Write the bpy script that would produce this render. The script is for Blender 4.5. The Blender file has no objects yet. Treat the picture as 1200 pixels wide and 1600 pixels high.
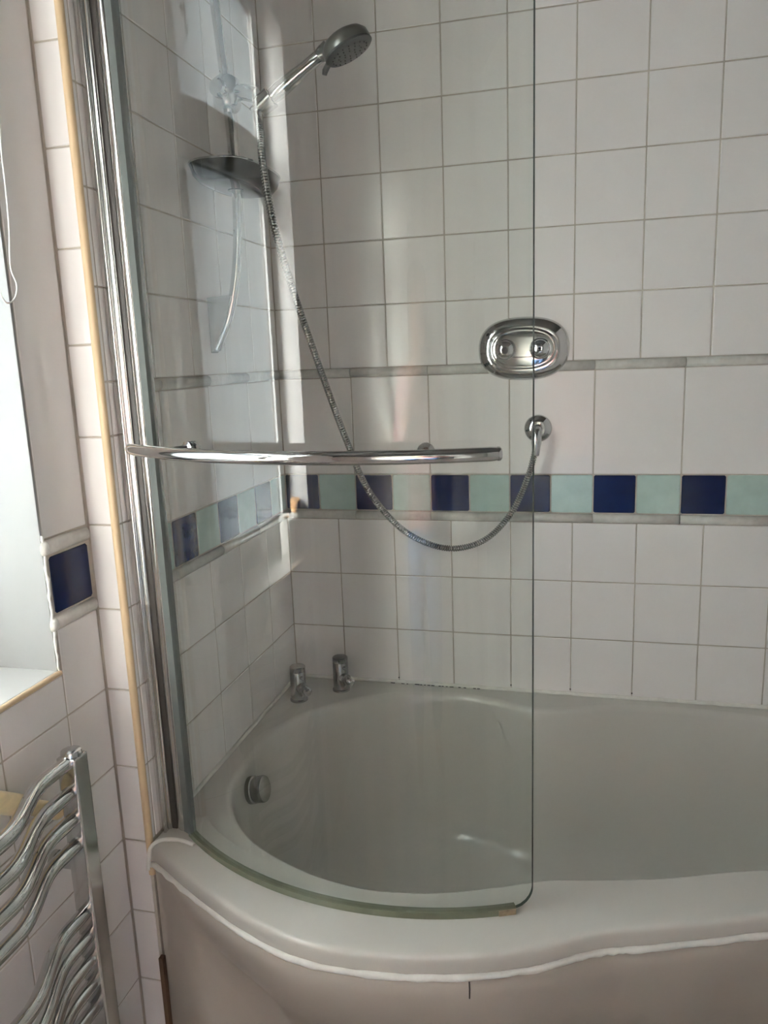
import bpy, bmesh, math, random
from mathutils import Vector, Matrix
random.seed(7)
S = bpy.context.scene
C = S.collection
ZO = 0.85                      # height of the second grout line under the tiled border above the floor

# ------------------------------------------------------------------ camera
cam_d = bpy.data.cameras.new('camera'); cam = bpy.data.objects.new('camera', cam_d); C.objects.link(cam)
S.camera = cam
cam_d.sensor_fit = 'VERTICAL'; cam_d.sensor_height = 36.0; cam_d.lens = 1192.2448 / 1600 * 36.0
cam_d.clip_start = 0.02
yaw, pit, rol = 0.2531, 0.1978, -0.0370
ca, sa, cb, sb, cc, sc_ = math.cos(yaw), math.sin(yaw), math.cos(pit), math.sin(pit), math.cos(rol), math.sin(rol)
fw = Vector((-sa * cb, ca * cb, -sb)); rt = Vector((ca, sa, 0)); up = rt.cross(fw)
r_ = cc * rt + sc_ * up; u_ = -sc_ * rt + cc * up
m = Matrix((r_, u_, -fw)).transposed().to_4x4()
m.translation = Vector((0.7646, -1.9042, 0.566 + ZO))
cam.matrix_world = m

# ------------------------------------------------------------------ world and exposure
W = bpy.data.worlds.new('daylight'); S.world = W; W.use_nodes = True
bg = W.node_tree.nodes['Background']; bg.inputs[0].default_value = (0.75, 0.85, 1.0, 1); bg.inputs[1].default_value = 1.0
S.view_settings.view_transform = 'Standard'; S.view_settings.look = 'None'
S.view_settings.gamma = 1.0; S.view_settings.use_curve_mapping = False
S.view_settings.exposure = 1.42
WINDOW_STRENGTH = 0.25
sun_d = bpy.data.lights.new('sun', 'SUN'); sun = bpy.data.objects.new('sun', sun_d); C.objects.link(sun)
sun_d.energy = 950.0; sun_d.angle = math.radians(38); sun_d.color = (1.0, 0.962, 0.905)
sun.rotation_euler = Vector((1.0, -1.75, -0.80)).to_track_quat('-Z', 'Y').to_euler()
sun.location = (-3, 2, 4)
S.cycles.max_bounces = 10; S.cycles.diffuse_bounces = 6; S.cycles.glossy_bounces = 5
S.cycles.adaptive_threshold = 0.02
S.cycles.transparent_max_bounces = 16; S.cycles.transmission_bounces = 8
S.cycles.sample_clamp_indirect = 6.0
S.cycles.use_denoising = True

# ------------------------------------------------------------------ materials
def srgb(r, g, b):
    f = lambda c: (c / 12.92) if c <= 0.04045 else ((c + 0.055) / 1.055) ** 2.4
    return (f(r / 255), f(g / 255), f(b / 255), 1)

def mat(name, col, rough=0.4, metal=0.0, noise=0.0, nscale=20.0, bump=0.0, bscale=60.0, coat=0.0, spec=0.5, rnd=0.0, stretch=(1, 1, 1)):
    M = bpy.data.materials.new(name); M.use_nodes = True
    nt = M.node_tree; b = nt.nodes['Principled BSDF']; N = nt.nodes.new; L = nt.links.new
    b.inputs['Base Color'].default_value = col; b.inputs['Roughness'].default_value = rough
    b.inputs['Metallic'].default_value = metal; b.inputs['Coat Weight'].default_value = coat
    b.inputs['Specular IOR Level'].default_value = spec
    b.inputs['Coat Roughness'].default_value = 0.05
    tc = N('ShaderNodeTexCoord'); mp = N('ShaderNodeMapping'); mp.inputs['Scale'].default_value = stretch
    L(tc.outputs['Object'], mp.inputs[0])
    if noise or rnd:
        nz = N('ShaderNodeTexNoise'); nz.inputs['Scale'].default_value = nscale; nz.inputs['Detail'].default_value = 4
        L(mp.outputs[0], nz.inputs[0])
        hs = N('ShaderNodeHueSaturation'); hs.inputs['Color'].default_value = col
        mr = N('ShaderNodeMapRange'); mr.inputs[1].default_value = 0.25; mr.inputs[2].default_value = 0.75
        mr.inputs[3].default_value = 1 - noise; mr.inputs[4].default_value = 1 + noise
        L(nz.outputs[0], mr.inputs[0])
        last = mr.outputs[0]
        if rnd:
            oi = N('ShaderNodeObjectInfo'); m2 = N('ShaderNodeMapRange'); m2.inputs[3].default_value = 1 - rnd; m2.inputs[4].default_value = 1 + rnd
            L(oi.outputs['Random'], m2.inputs[0])
            mu = N('ShaderNodeMath'); mu.operation = 'MULTIPLY'; L(last, mu.inputs[0]); L(m2.outputs[0], mu.inputs[1]); last = mu.outputs[0]
        L(last, hs.inputs['Value']); L(hs.outputs[0], b.inputs['Base Color'])
    if bump:
        n2 = N('ShaderNodeTexNoise'); n2.inputs['Scale'].default_value = bscale; n2.inputs['Detail'].default_value = 3
        L(mp.outputs[0], n2.inputs[0])
        bp = N('ShaderNodeBump'); bp.inputs['Strength'].default_value = bump; bp.inputs['Distance'].default_value = 0.002
        L(n2.outputs[0], bp.inputs['Height']); L(bp.outputs[0], b.inputs['Normal'])
    return M

M = {}
M['tile'] = mat('white_glazed_tile', (0.86, 0.835, 0.82, 1), 0.16, noise=0.015, nscale=9, bump=0.12, bscale=14, rnd=0.02)
M['blue'] = mat('navy_glazed_tile', (0.006, 0.013, 0.055, 1), 0.12, spec=0.25, noise=0.12, nscale=30, bump=0.25, bscale=45, rnd=0.1)
M['aqua'] = mat('aqua_glazed_tile', (0.46, 0.60, 0.56, 1), 0.15, noise=0.08, nscale=25, bump=0.2, bscale=35, rnd=0.05)
M['pencil'] = mat('mottled_pencil_tile', (0.62, 0.61, 0.57, 1), 0.2, noise=0.10, nscale=60, bump=0.2, bscale=60)
M['grout'] = mat('grey_grout', (0.47, 0.43, 0.37, 1), 0.9, noise=0.25, nscale=12)
M['silltile'] = mat('off_white_sill_tile', (0.60, 0.59, 0.57, 1), 0.2, noise=0.02, nscale=9)
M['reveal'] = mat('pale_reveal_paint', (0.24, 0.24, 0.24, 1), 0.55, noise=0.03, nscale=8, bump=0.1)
M['plaster'] = mat('white_plaster', (0.45, 0.45, 0.44, 1), 0.55, noise=0.02, nscale=6, bump=0.05)
M['wallpaint'] = mat('grey_wall_paint', (0.62, 0.60, 0.57, 1), 0.7, noise=0.02)
M['ceil'] = mat('darkened_ceiling_paint', (0.12, 0.115, 0.11, 1), 0.8, noise=0.02)  # unseen ceiling, coloured dark to cut bounce light on the upper walls
M['floor'] = mat('beige_vinyl_floor', (0.70, 0.66, 0.61, 1), 0.5, noise=0.2, nscale=8, stretch=(1, 8, 1))
M['cream'] = mat('cream_plastic_bead', (0.60, 0.45, 0.28, 1), 0.4, noise=0.10, nscale=10, stretch=(1, 1, 0.4))
M['acryl'] = mat('white_bath_acrylic', (0.56, 0.545, 0.50, 1), 0.22, noise=0.01, nscale=4, coat=0.25)
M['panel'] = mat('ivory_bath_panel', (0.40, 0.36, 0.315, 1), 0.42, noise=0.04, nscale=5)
M['seal'] = mat('white_silicone', (0.78, 0.77, 0.72, 1), 0.45, noise=0.08, nscale=40, bump=0.6, bscale=120)
M['chrome'] = mat('polished_chrome', (0.60, 0.60, 0.59, 1), 0.06, 1.0)
M['chrome2'] = mat('satin_chrome', (0.56, 0.56, 0.55, 1), 0.16, 1.0, noise=0.06, nscale=30)
M['hose'] = mat('wound_steel_hose', (0.38, 0.38, 0.37, 1), 0.26, 1.0, noise=0.05, nscale=60)
M['alu'] = mat('polished_aluminium', (0.66, 0.65, 0.63, 1), 0.14, 1.0, noise=0.04, nscale=40)
M['dark'] = mat('dark_gasket', (0.035, 0.03, 0.026, 1), 0.5, noise=0.1)
M['graphite'] = mat('satin_grey_shower_plastic', (0.22, 0.22, 0.21, 1), 0.28, 0.7, noise=0.05)
M['spray'] = mat('dark_grey_spray_plate', (0.06, 0.06, 0.06, 1), 0.35, noise=0.1, nscale=80)
M['gblade'] = mat('olive_seal_vinyl', (0.13, 0.14, 0.095, 1), 0.25, noise=0.1, nscale=30)
M['upvc'] = mat('grey_window_plastic', (0.26, 0.27, 0.27, 1), 0.3, noise=0.02)
M['smoke'] = mat('smoky_dish_plastic', (0.03, 0.03, 0.028, 1), 0.12, noise=0.1, spec=0.35)
M['paper'] = mat('white_tissue_paper', (0.82, 0.81, 0.77, 1), 0.9, noise=0.03, nscale=40, bump=0.3, bscale=90)
M['card'] = mat('brown_card_tube', (0.40, 0.30, 0.20, 1), 0.9, noise=0.05)
M['cork'] = mat('cork', (0.46, 0.27, 0.13, 1), 0.9, noise=0.3, nscale=120, bump=0.5, bscale=150)
M['jar'] = mat('grey_stoneware', (0.35, 0.34, 0.31, 1), 0.25, noise=0.1, nscale=20)
M['wood'] = mat('varnished_pale_wood', (0.86, 0.70, 0.42, 1), 0.35, noise=0.12, nscale=18, stretch=(6, 1, 6), coat=0.3)
M['cord'] = mat('white_cord', (0.74, 0.74, 0.72, 1), 0.8, noise=0.05, nscale=200)
M['door'] = mat('white_door_paint', (0.70, 0.69, 0.65, 1), 0.4, noise=0.02)
M['black'] = mat('black_rubber', (0.012, 0.012, 0.012, 1), 0.4, noise=0.1)
M['raw'] = mat('stained_brown_board', (0.10, 0.055, 0.03, 1), 0.85, noise=0.45, nscale=14, stretch=(3, 3, 0.6))

# backlit frosted pane
def frosted():
    Mx = bpy.data.materials.new('daylit_frosted_pane'); Mx.use_nodes = True
    nt = Mx.node_tree; N = nt.nodes.new; L = nt.links.new
    b = nt.nodes['Principled BSDF']
    tc = N('ShaderNodeTexCoord'); vo = N('ShaderNodeTexVoronoi'); vo.inputs['Scale'].default_value = 130
    nz = N('ShaderNodeTexNoise'); nz.inputs['Scale'].default_value = 3.0
    L(tc.outputs['Object'], vo.inputs[0]); L(tc.outputs['Object'], nz.inputs[0])
    mr = N('ShaderNodeMapRange'); mr.inputs[1].default_value = 0; mr.inputs[2].default_value = 0.9
    mr.inputs[3].default_value = 0.8; mr.inputs[4].default_value = 1.15; L(vo.outputs[0], mr.inputs[0])
    m2 = N('ShaderNodeMapRange'); m2.inputs[1].default_value = 0.3; m2.inputs[2].default_value = 0.7
    m2.inputs[3].default_value = 0.88; m2.inputs[4].default_value = 1.12; L(nz.outputs[0], m2.inputs[0])
    mu = N('ShaderNodeMath'); mu.operation = 'MULTIPLY'; L(mr.outputs[0], mu.inputs[0]); L(m2.outputs[0], mu.inputs[1])
    ms = N('ShaderNodeMath'); ms.operation = 'MULTIPLY'; ms.inputs[1].default_value = WINDOW_STRENGTH; L(mu.outputs[0], ms.inputs[0])
    b.inputs['Base Color'].default_value = (0.6, 0.65, 0.68, 1); b.inputs['Roughness'].default_value = 0.3
    b.inputs['Emission Color'].default_value = (0.93, 0.97, 1.0, 1); L(ms.outputs[0], b.inputs['Emission Strength'])
    tr = N('ShaderNodeBsdfTransparent'); tr.inputs[0].default_value = (0.95, 0.97, 0.97, 1)
    mx = N('ShaderNodeMixShader'); mx.inputs[0].default_value = 0.65
    L(tr.outputs[0], mx.inputs[1]); L(b.outputs[0], mx.inputs[2]); L(mx.outputs[0], nt.nodes['Material Output'].inputs[0])
    return Mx
M['pane'] = frosted()

# shower glass: reflecting front, clear back, tinted edge
def sheet_glass():
    Mx = bpy.data.materials.new('clear_shower_glass'); Mx.use_nodes = True
    nt = Mx.node_tree; nt.nodes.clear(); N = nt.nodes.new; L = nt.links.new
    out = N('ShaderNodeOutputMaterial'); tr = N('ShaderNodeBsdfTransparent'); tr.inputs[0].default_value = (0.93, 0.955, 0.935, 1)
    gl = N('ShaderNodeBsdfGlossy'); gl.inputs['Roughness'].default_value = 0.015
    lw = N('ShaderNodeLayerWeight'); lw.inputs[0].default_value = 0.5
    p = N('ShaderNodeMath'); p.operation = 'POWER'; p.inputs[1].default_value = 5.0; L(lw.outputs['Facing'], p.inputs[0])
    mr = N('ShaderNodeMapRange'); mr.inputs[3].default_value = 0.05; mr.inputs[4].default_value = 1.0; L(p.outputs[0], mr.inputs[0])
    mx = N('ShaderNodeMixShader'); L(mr.outputs[0], mx.inputs[0]); L(tr.outputs[0], mx.inputs[1]); L(gl.outputs[0], mx.inputs[2])
    # faint dried-water film in vertical streaks
    tc = N('ShaderNodeTexCoord'); mp = N('ShaderNodeMapping'); mp.inputs['Scale'].default_value = (26, 26, 1.1); L(tc.outputs['Object'], mp.inputs[0])
    nz = N('ShaderNodeTexNoise'); nz.inputs['Scale'].default_value = 1.6; nz.inputs['Detail'].default_value = 5; L(mp.outputs[0], nz.inputs[0])
    m2 = N('ShaderNodeMapRange'); m2.inputs[1].default_value = 0.42; m2.inputs[2].default_value = 0.8; m2.inputs[3].default_value = 0.0; m2.inputs[4].default_value = 0.06
    L(nz.outputs[0], m2.inputs[0])
    df = N('ShaderNodeBsdfDiffuse'); df.inputs[0].default_value = (0.8, 0.8, 0.77, 1)
    m3 = N('ShaderNodeMixShader'); L(m2.outputs[0], m3.inputs[0]); L(mx.outputs[0], m3.inputs[1]); L(df.outputs[0], m3.inputs[2])
    L(m3.outputs[0], out.inputs[0])
    My = bpy.data.materials.new('clear_glass_back'); My.use_nodes = True
    nt = My.node_tree; nt.nodes.clear(); out = nt.nodes.new('ShaderNodeOutputMaterial'); t = nt.nodes.new('ShaderNodeBsdfTransparent')
    t.inputs[0].default_value = (0.985, 0.99, 0.985, 1); nt.links.new(t.outputs[0], out.inputs[0])
    return Mx, My
M['glass'], M['glassback'] = sheet_glass()
M['glassedge'] = mat('green_glass_edge', (0.035, 0.05, 0.042, 1), 0.15)

# ------------------------------------------------------------------ helpers
ORG = {}
def V(x, y, z): return Vector((x, y, z + ZO))

def tag(o, label=None, cat=None, group=None, kind=None):
    if label: o['label'] = label
    if cat: o['category'] = cat
    if group: o['group'] = group
    if kind: o['kind'] = kind
    return o

def thing(name, base, label, cat, group=None, kind=None):
    o = bpy.data.objects.new(name, None); C.objects.link(o); o.location = base; o.empty_display_size = 0.05
    ORG[o.name] = Vector(base)
    return tag(o, label, cat, group, kind)

def origin(o): return ORG.get(o.name, Vector((0, 0, 0)))

def obj(name, bm, material, parent=None, smooth=True, angle=40, base=None, mats=None):
    """link a bmesh given in world coordinates as one mesh object"""
    po = origin(parent) if parent else Vector((0, 0, 0))
    if base is None:
        if parent: base = po
        else:
            base = Vector((0, 0, 0))
            if len(bm.verts):
                xs = [v.co for v in bm.verts]
                base = Vector(((min(v.x for v in xs) + max(v.x for v in xs)) / 2, (min(v.y for v in xs) + max(v.y for v in xs)) / 2, min(v.z for v in xs)))
    bmesh.ops.recalc_face_normals(bm, faces=bm.faces)
    bmesh.ops.translate(bm, verts=bm.verts, vec=-base)
    me = bpy.data.meshes.new(name); 
    if smooth:
        for f in bm.faces: f.smooth = True
        lim = math.radians(angle)
        for e in bm.edges:
            if len(e.link_faces) == 2 and e.calc_face_angle(0) > lim: e.smooth = False
    bm.to_mesh(me); bm.free()
    for mm in (mats or [material]): me.materials.append(mm)
    o = bpy.data.objects.new(name, me); C.objects.link(o)
    if parent: o.parent = parent
    o.location = base - po if parent else base
    ORG[o.name] = Vector(base)
    return o

def box(bm, lo, hi, bevel=0.0, seg=2):
    lo = Vector(lo); hi = Vector(hi); c = (lo + hi) / 2; s = hi - lo
    mtx = Matrix.Translation(c) @ Matrix.Diagonal((s.x, s.y, s.z, 1))
    r = bmesh.ops.create_cube(bm, size=1.0, matrix=mtx)
    if bevel:
        ed = list({e for v in r['verts'] for e in v.link_edges})
        bmesh.ops.bevel(bm, geom=ed, offset=bevel, segments=seg, affect='EDGES', profile=0.6)
    return bm

def nbox(lo, hi, bevel=0.0, seg=2): return box(bmesh.new(), lo, hi, bevel, seg)

def catmull(P, n=8, closed=False):
    out = []; N_ = len(P)
    rng = range(N_) if closed else range(N_ - 1)
    for i in rng:
        if closed: a, b, c, d = P[(i - 1) % N_], P[i], P[(i + 1) % N_], P[(i + 2) % N_]
        else: a, b, c, d = P[max(i - 1, 0)], P[i], P[i + 1], P[min(i + 2, N_ - 1)]
        for k in range(n):
            t = k / n
            out.append(0.5 * ((2 * b) + (c - a) * t + (2 * a - 5 * b + 4 * c - d) * t * t + (3 * b - a - 3 * c + d) * t ** 3))
    if not closed: out.append(P[-1].copy())
    return out

def tube(bm, pts, rad, seg=12, cap=True, sx=1.0, upv=Vector((0, 0, 1))):
    """round (or flattened by sx) tube along points; rad a number or a list"""
    n = len(pts); rings = []
    for i, p in enumerate(pts):
        t = (pts[min(i + 1, n - 1)] - pts[max(i - 1, 0)])
        if t.length < 1e-9: t = Vector((0, 0, 1))
        t.normalize()
        if i == 0:
            a = upv if abs(t.dot(upv)) < 0.95 else Vector((1, 0, 0))
            nx = t.cross(a).normalized()
        else:
            nx = (nx - t * nx.dot(t)).normalized()
        ny = t.cross(nx)
        r = rad[i] if isinstance(rad, (list, tuple)) else rad
        rings.append([bm.verts.new(p + nx * (r * sx * math.cos(2 * math.pi * k / seg)) + ny * (r * math.sin(2 * math.pi * k / seg))) for k in range(seg)])
    for i in range(n - 1):
        for k in range(seg):
            bm.faces.new((rings[i][k], rings[i][(k + 1) % seg], rings[i + 1][(k + 1) % seg], rings[i + 1][k]))
    if cap:
        bm.faces.new(rings[0]); bm.faces.new(rings[-1])
    return bm

def ntube(pts, rad, seg=12, **k): return tube(bmesh.new(), pts, rad, seg, **k)

def lathe(bm, base, axis, prof, seg=28):
    """prof: list of (radius, height along axis); radius 0 closes"""
    axis = Vector(axis).normalized(); base = Vector(base)
    a = Vector((0, 0, 1)) if abs(axis.z) < 0.9 else Vector((1, 0, 0))
    nx = axis.cross(a).normalized(); ny = axis.cross(nx)
    prev = None
    for r, h in prof:
        c = base + axis * h
        if r < 1e-6: ring = [bm.verts.new(c)]
        else: ring = [bm.verts.new(c + nx * (r * math.cos(2 * math.pi * k / seg)) + ny * (r * math.sin(2 * math.pi * k / seg))) for k in range(seg)]
        if prev:
            if len(prev) == 1 and len(ring) > 1:
                for k in range(seg): bm.faces.new((prev[0], ring[k], ring[(k + 1) % seg]))
            elif len(ring) == 1 and len(prev) > 1:
                for k in range(seg): bm.faces.new((prev[k], prev[(k + 1) % seg], ring[0]))
            elif len(ring) > 1:
                for k in range(seg): bm.faces.new((prev[k], prev[(k + 1) % seg], ring[(k + 1) % seg], ring[k]))
        prev = ring
    return bm

def nlathe(base, axis, prof, seg=28): return lathe(bmesh.new(), base, axis, prof, seg)

def loft(bm, loops, capa=False, capb=False):
    R = [[bm.verts.new(p) for p in lp] for lp in loops]; n = len(loops[0])
    for a, b in zip(R, R[1:]):
        for k in range(n): bm.faces.new((a[k], a[(k + 1) % n], b[(k + 1) % n], b[k]))
    if capa: bm.faces.new(R[0])
    if capb: bm.faces.new(R[-1])
    return bm

# ------------------------------------------------------------------ tiles
TM = {}
def tile_mesh(w, h, t=0.007, e=0.0016, rc=0.0012):
    k = (round(w, 4), round(h, 4), e, rc)
    if k in TM: return TM[k]
    bm = bmesh.new()
    def ring(ins, z):
        a, b, c = w / 2 - ins, h / 2 - ins, rc
        return [Vector(p) for p in ((-a + c, -b, z), (a - c, -b, z), (a, -b + c, z), (a, b - c, z), (a - c, b, z), (-a + c, b, z), (-a, b - c, z), (-a, -b + c, z))]
    loft(bm, [ring(0, -t), ring(0, -e), ring(e * 0.35, -e * 0.35), ring(e, 0)], False, True)
    bmesh.ops.recalc_face_normals(bm, faces=bm.faces)
    me = bpy.data.meshes.new('tile'); bm.to_mesh(me); bm.free()
    TM[k] = me
    return me

PM = {}
def pencil_mesh(w, h, t=0.008):
    k = (round(w, 4), round(h, 4))
    if k in PM: return PM[k]
    bm = bmesh.new(); prof = [(-h / 2, -0.006)] + [(-h / 2 * math.cos(a), t * math.sin(a)) for a in [i * math.pi / 6 for i in range(0, 7)]] + [(h / 2, -0.006)]
    loops = [[Vector((x, p[0], p[1])) for p in prof] for x in (-w / 2, w / 2)]
    A = [bm.verts.new(p) for p in loops[0]]; B = [bm.verts.new(p) for p in loops[1]]
    for i in range(len(A) - 1): bm.faces.new((A[i], B[i], B[i + 1], A[i + 1])).smooth = True
    bm.faces.new(A); bm.faces.new(list(reversed(B)))
    bmesh.ops.recalc_face_normals(bm, faces=bm.faces)
    me = bpy.data.meshes.new('pencil_tile'); bm.to_mesh(me); bm.free(); PM[k] = me
    return me

AX = {'back': Matrix(((1, 0, 0), (0, 0, -1), (0, 1, 0))),      # local x,y,z -> X, Z, -Y
      'left': Matrix(((0, 0, 1), (1, 0, 0), (0, 1, 0)))}       # local x,y,z -> Y, Z, +X
def tile(parent, side, plane, u0, u1, v0, v1, material, gap=0.0026, pencil=False, name='tile', rc=0.0012, jit=0.0013):
    w, h = u1 - u0, v1 - v0
    if w < 0.004 or h < 0.004: return
    me = pencil_mesh(w - 0.0015, h - 0.0005) if pencil else tile_mesh(w - gap, h - gap, rc=rc)
    o = bpy.data.objects.new(name, me); C.objects.link(o)
    if not me.materials: me.materials.append(None)
    o.material_slots[0].link = 'OBJECT'; o.material_slots[0].material = material
    uc, vc = (u0 + u1) / 2, (v0 + v1) / 2
    p = V(uc, plane, vc) if side == 'back' else V(plane, uc, vc)
    R = AX[side].to_4x4() @ Matrix.Rotation(random.uniform(-jit, jit), 4, 'X') @ Matrix.Rotation(random.uniform(-jit, jit), 4, 'Y')
    o.parent = parent
    o.matrix_parent_inverse = Matrix.Identity(4)
    Mx = R.copy(); Mx.translation = p - origin(parent)
    o.matrix_basis = Mx
    return o

def cuts(a, b, first, pitch):
    """grout positions between a and b on a grid"""
    out = [a]; k = math.ceil((a - first) / pitch - 1e-6); x = first + k * pitch
    while x < b - 1e-4:
        if x > a + 0.012: out.append(x)
        x += pitch
    out.append(b)
    return out

# ------------------------------------------------------------------ the room
XA, YR = -0.0564, -0.7805           # window wall plane, return plane
XR, YF, ZC, ZF = 1.66, -2.50, 1.56, -0.85
ZB0, ZB1, ZD0, ZD1 = 0.1755, 0.272, 0.523, 0.5455
PU, PLW = 0.1534, 0.1516
G = 0.0014

floor = obj('floor', nbox(V(-0.40, YF - 0.1, ZF - 0.08), V(XR + 0.1, 0.1, ZF)), M['floor'], smooth=False)
tag(floor, 'beige vinyl floor of the bathroom', kind='structure')
ceil = obj('ceiling', nbox(V(-0.40, YF - 0.1, ZC), V(XR + 0.1, 0.1, ZC + 0.08)), M['ceil'], smooth=False)
tag(ceil, 'unseen bathroom ceiling, darkened to cut bounce light', kind='structure')
wr = obj('wall_right', nbox(V(XR, YF, ZF), V(XR + 0.1, 0.1, ZC)), M['tile'], smooth=False)
tag(wr, 'white wall at the far right end of the bath', kind='structure')
wf = obj('wall_front', nbox(V(-0.40, YF - 0.1, ZF), V(XR, YF, ZC)), M['wallpaint'], smooth=False)
tag(wf, 'white plaster wall behind the viewer', kind='structure')

wb = obj('wall_back', nbox(V(-0.15, G, ZF), V(XR, 0.1, ZC)), M['grout'], smooth=False)
tag(wb, 'white tiled back wall with a navy and aqua border along the bath', kind='structure')
wl = obj('wall_left', nbox(V(-0.15, YR + G, ZF), V(-G, G, ZC)), M['grout'], smooth=False)
tag(wl, 'white tiled end wall behind the shower rail', kind='structure')
# window wall with its opening
WY0, WY1, WZ0, WZ1, WX = -0.8975, -1.62, 0.080, 1.46, -0.245
bm = bmesh.new()
XW = XA - G
box(bm, V(-0.36, WY0, ZF), V(XW, YR + G, ZC))
box(bm, V(-0.36, -1.70, ZF), V(XW, WY1, ZC))
box(bm, V(-0.36, WY1, ZF), V(XW, WY0, WZ0))
box(bm, V(-0.36, WY1, WZ1), V(XW, WY0, ZC))
ww = obj('wall_window', bm, M['grout'], smooth=False)
tag(ww, 'tiled window wall beside the towel radiator', kind='structure')

obj('painted_wall', nbox(V(-0.36, YF, ZF), V(XA, -1.70, ZC)), M['plaster'], ww, smooth=False)
# back wall tiles
X0 = 0.5985
cu = cuts(0.0, XR, X0 - 8 * 0.152, 0.152)
for k in range(7):
    z0 = ZD1 + k * PU; z1 = min(z0 + PU, ZC)
    for a, b in zip(cu, cu[1:]): tile(wb, 'back', 0, a, b, z0, z1, M['tile'])
cg = cuts(0.0, XR, X0 + 0.001 - 6 * 0.2014, 0.2014)
for a, b in zip(cg, cg[1:]):
    tile(wb, 'back', 0, a, b, ZB1, ZD0, M['tile'])
    tile(wb, 'back', 0, a, b, ZD0, ZD1, M['pencil'], pencil=True, name='pencil_tile')
    tile(wb, 'back', 0, a, b, 0.1516, ZB0 - 0.001, M['pencil'], pencil=True, name='pencil_tile')
cbd = [X0 + 0.001 + n * 0.1007 for n in range(-6, 12)]
for n in range(-6, 11):
    a, b = max(X0 + 0.001 + n * 0.1007, 0), min(X0 + 0.001 + (n + 1) * 0.1007, XR)
    nm, mm = ('navy_tile', M['blue']) if n % 2 == 0 else ('aqua_tile', M['aqua'])
    tile(wb, 'back', 0, a, b, ZB0, ZB1, mm, gap=0.0036 if n % 2 == 0 else 0.0022, name=nm, rc=0.003)
cl = cuts(0.0, XR, X0 + 0.0026 - 8 * 0.152, 0.152)
for k in (0, -1, -2):
    for a, b in zip(cl, cl[1:]): tile(wb, 'back', 0, a, b, k * PLW, k * PLW + PLW, M['tile'])
# end wall tiles
YE = -0.7605
cu = [-n * 0.152 for n in range(6)]
for k in range(7):
    z0 = ZD1 + k * PU; z1 = min(z0 + PU, ZC)
    for a, b in zip(cu, cu[1:]): tile(wl, 'left', 0, b, a, z0, z1, M['tile'])
    tile(wl, 'left', 0, YR + 0.004, YE, z0, z1, M['tile'])
YM = -0.736
cg = [0, -0.2, -0.4, -0.6, YM]
for a, b in zip(cg, cg[1:]):
    tile(wl, 'left', 0, b, a, ZB1, ZD0, M['tile'])
    tile(wl, 'left', 0, b, a, ZD0, ZD1, M['pencil'], pencil=True, name='pencil_tile')
    tile(wl, 'left', 0, b, a, 0.1516, ZB0 - 0.001, M['pencil'], pencil=True, name='pencil_tile')
for n in range(8):
    a, b = -n * 0.1, max(-(n + 1) * 0.1, YM)
    nm, mm = ('navy_tile', M['blue']) if n % 2 == 1 else ('aqua_tile', M['aqua'])
    tile(wl, 'left', 0, b, a, ZB0, ZB1, mm, gap=0.0036, name=nm, rc=0.003)
for k in (0, -1, -2):
    for a, b in zip(cu, cu[1:]): tile(wl, 'left', 0, b, a, k * PLW, k * PLW + PLW, M['tile'])
for z0, z1 in ((-0.3032, -0.1516), (-0.1516, 0), (0, 0.1516), (0.1516, 0.3032), (0.3032, 0.4548), (0.4548, ZD1)):
    tile(wl, 'left', 0, YR + 0.004, YE, z0, z1, M['tile'])
    if z0 > 0.1: tile(wl, 'left', 0, YE, YM, z0, z1, M['tile'])
# return strip tiles: they belong to the end wall, facing the room
for k in range(-6, 11):
    z0, z1 = max(k * PLW, ZF), min((k + 1) * PLW, ZC)
    tile(wl, 'back', YR, XA + 0.001, -0.006, z0, z1, M['tile'])
# window wall tiles
ca_ = [YR - 0.001, -0.889] + [-0.889 - 0.152 * n for n in range(1, 6)] + [-1.699]
for k in range(-6, 1):
    z0, z1 = max(k * PLW, ZF), (k + 1) * PLW
    for i, (a, b) in enumerate(zip(ca_, ca_[1:])):
        zz = z1
        if k == 0 and i > 0:
            zz = WZ0 - 0.006
        tile(ww, 'left', XA, b, a, z0, zz, M['tile'])
tile(ww, 'left', XA, -0.893, YR - 0.006, 0.1516, ZB0, M['pencil'], pencil=True, name='pencil_tile')
tile(ww, 'left', XA, -0.8885, -0.7855, ZB0 + 0.001, 0.275, M['blue'], gap=0.003, name='navy_tile', rc=0.004)
tile(ww, 'left', XA, -0.893, YR - 0.006, 0.2775, 0.3025, M['pencil'], pencil=True, name='pencil_tile')
for z0, z1 in ((0.3035, ZC),):
    tile(ww, 'left', XA, -0.8955, YR - 0.002, z0, z1, M['tile'])
for z0, z1 in ((0.076, 0.58), (0.58, 1.07), (1.07, ZC)):
    tile(ww, 'left', XA, -1.699, WY1 - 0.001, z0, z1, M['tile'])
# sill tiles and painted reveals
for a, b in ((-0.899, -1.048), (-1.048, -1.20), (-1.20, -1.352), (-1.352, -1.504), (-1.504, -1.619)):
    for x0, x1 in ((-0.2445, -0.206), (-0.206, XA - 0.001)):
        me = tile_mesh(x1 - x0 - 0.002, a - b - 0.002)
        o = bpy.data.objects.new('sill_tile', me); C.objects.link(o); o.parent = ww
        if not me.materials: me.materials.append(None)
        o.material_slots[0].link = 'OBJECT'; o.material_slots[0].material = M['silltile']
        o.location = V((x0 + x1) / 2, (a + b) / 2, WZ0 + 0.005) - origin(ww)
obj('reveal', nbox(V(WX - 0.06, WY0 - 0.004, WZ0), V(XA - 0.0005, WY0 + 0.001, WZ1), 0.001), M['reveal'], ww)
obj('reveal', nbox(V(WX - 0.06, WY1 - 0.001, WZ0), V(XA - 0.0005, WY1 + 0.004, WZ1), 0.001), M['reveal'], ww)
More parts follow.
